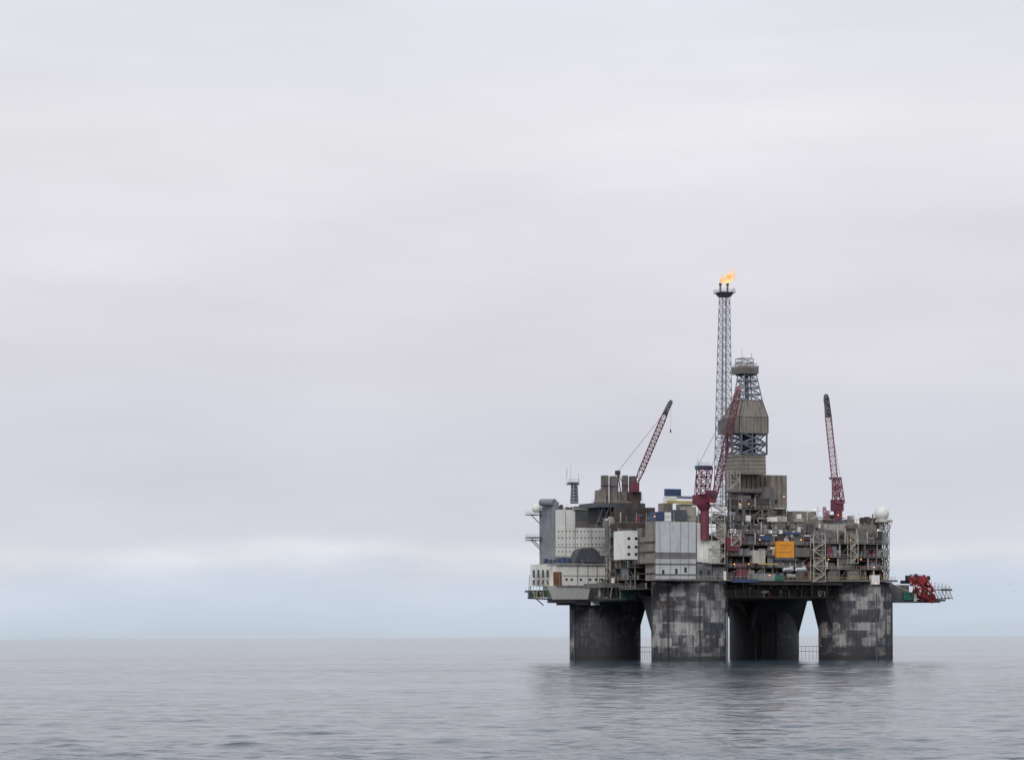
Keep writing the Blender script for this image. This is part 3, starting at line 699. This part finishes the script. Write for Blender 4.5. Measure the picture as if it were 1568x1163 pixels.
def WM(op,a,b):
    x=n.new('ShaderNodeMath'); x.operation=op
    for i,q in enumerate((a,b)):
        if isinstance(q,(int,float)): x.inputs[i].default_value=q
        else: l.new(q,x.inputs[i])
    return x.outputs[0]
warp=WM('MULTIPLY',WM('SUBTRACT',wnoise(3.2,5,4),.5),.03)
warp2=WM('MULTIPLY',WM('SUBTRACT',wnoise(14,3.5,6,(3,1,2)),.5),.022)
zc=WM('ADD',WM('ADD',sp.outputs[2],warp),warp2)
t=WM('DIVIDE',zc,.25)
cr=n.new('ShaderNodeValToRGB'); e=cr.color_ramp.elements
def tpos(py): return (975-py)/F/.25
st_=[(985,(194,205,217)),(955,(198,209,223)),(905,(204,214,229)),(880,(210,217,229)),(860,(222,225,231)),(838,(215,218,227)),(780,(211,214,224)),(680,(212,213,223)),(560,(217,216,225)),(440,(221,219,227)),(330,(226,224,230)),(200,(233,231,236)),(60,(227,228,236)),(-60,(229,230,238))]
for i,(py,c) in enumerate(st_):
    q=e[0] if i==0 else (e[1] if i==1 else e.new(max(0,tpos(py))))
    q.position=max(0,tpos(py)); q.color=lin(c)+(1,)
l.new(t,cr.inputs['Fac'])
hi=n.new('ShaderNodeMapRange'); hi.inputs['From Min'].default_value=.24; hi.inputs['From Max'].default_value=.6; l.new(sp.outputs[2],hi.inputs['Value'])
m1=n.new('ShaderNodeMixRGB'); m1.inputs['Color2'].default_value=lin((206,212,224))+(1,); l.new(hi.outputs[0],m1.inputs['Fac']); l.new(cr.outputs[0],m1.inputs['Color1'])
str_=n.new('ShaderNodeMapRange'); str_.inputs['From Min'].default_value=.3; str_.inputs['From Max'].default_value=.7; str_.inputs['To Min'].default_value=.925; str_.inputs['To Max'].default_value=1.085
l.new(WM('ADD',WM('MULTIPLY',wnoise(3.5,7,5,(5,2,1)),.6),WM('MULTIPLY',wnoise(11,4,6,(1,7,4)),.4)),str_.inputs['Value'])
# broken bright cloud tops low over the horizon
gz=WM('DIVIDE',WM('SUBTRACT',zc,.0255),.0048); gau=WM('POWER',2.718,WM('MULTIPLY',WM('MULTIPLY',gz,gz),-1.0))
cn=n.new('ShaderNodeMapRange'); cn.inputs['From Min'].default_value=.46; cn.inputs['From Max'].default_value=.62; cn.inputs['To Min'].default_value=0; cn.inputs['To Max'].default_value=.085; l.new(wnoise(13,3,6,(9,4,2)),cn.inputs['Value'])
amp_=WM('ADD',str_.outputs[0],WM('MULTIPLY',gau,cn.outputs[0]))
mul=n.new('ShaderNodeVectorMath'); mul.operation='SCALE'; l.new(m1.outputs[0],mul.inputs[0]); l.new(WM('MULTIPLY',amp_,10.1),mul.inputs['Scale'])
m2=n.new('ShaderNodeMixRGB'); m2.inputs['Fac'].default_value=.97; l.new(sky.outputs[0],m2.inputs['Color1']); l.new(mul.outputs[0],m2.inputs['Color2'])
l.new(m2.outputs[0],bg.inputs['Color'])
sd=bpy.data.lights.new('sun','SUN'); sd.energy=1.3; sd.angle=math.radians(25); sd.color=(1,.97,.93)
so=bpy.data.objects.new('sun',sd); sc.collection.objects.link(so)
az=SR; sundir=Vector((math.sin(az)*math.cos(SE),math.cos(az)*math.cos(SE),math.sin(SE)))
so.rotation_euler=sundir.to_track_quat('Z','Y').to_euler(); so.location=sundir*500
# camera
cd=bpy.data.cameras.new('camera'); cam=bpy.data.objects.new('camera',cd); sc.collection.objects.link(cam)
cd.sensor_width=36; cd.lens=F/1568*36; cd.shift_y=393.5/1568; cd.clip_start=1; cd.clip_end=200000
cam.location=(0,0,CH); cam.matrix_world=Matrix.Translation((0,0,CH))@Matrix.Rotation(math.pi/2,4,'X')@Matrix.Rotation(-K,4,'Z')
sc.camera=cam
sc.view_settings.view_transform='Standard'; sc.view_settings.look='None'; sc.view_settings.exposure=0
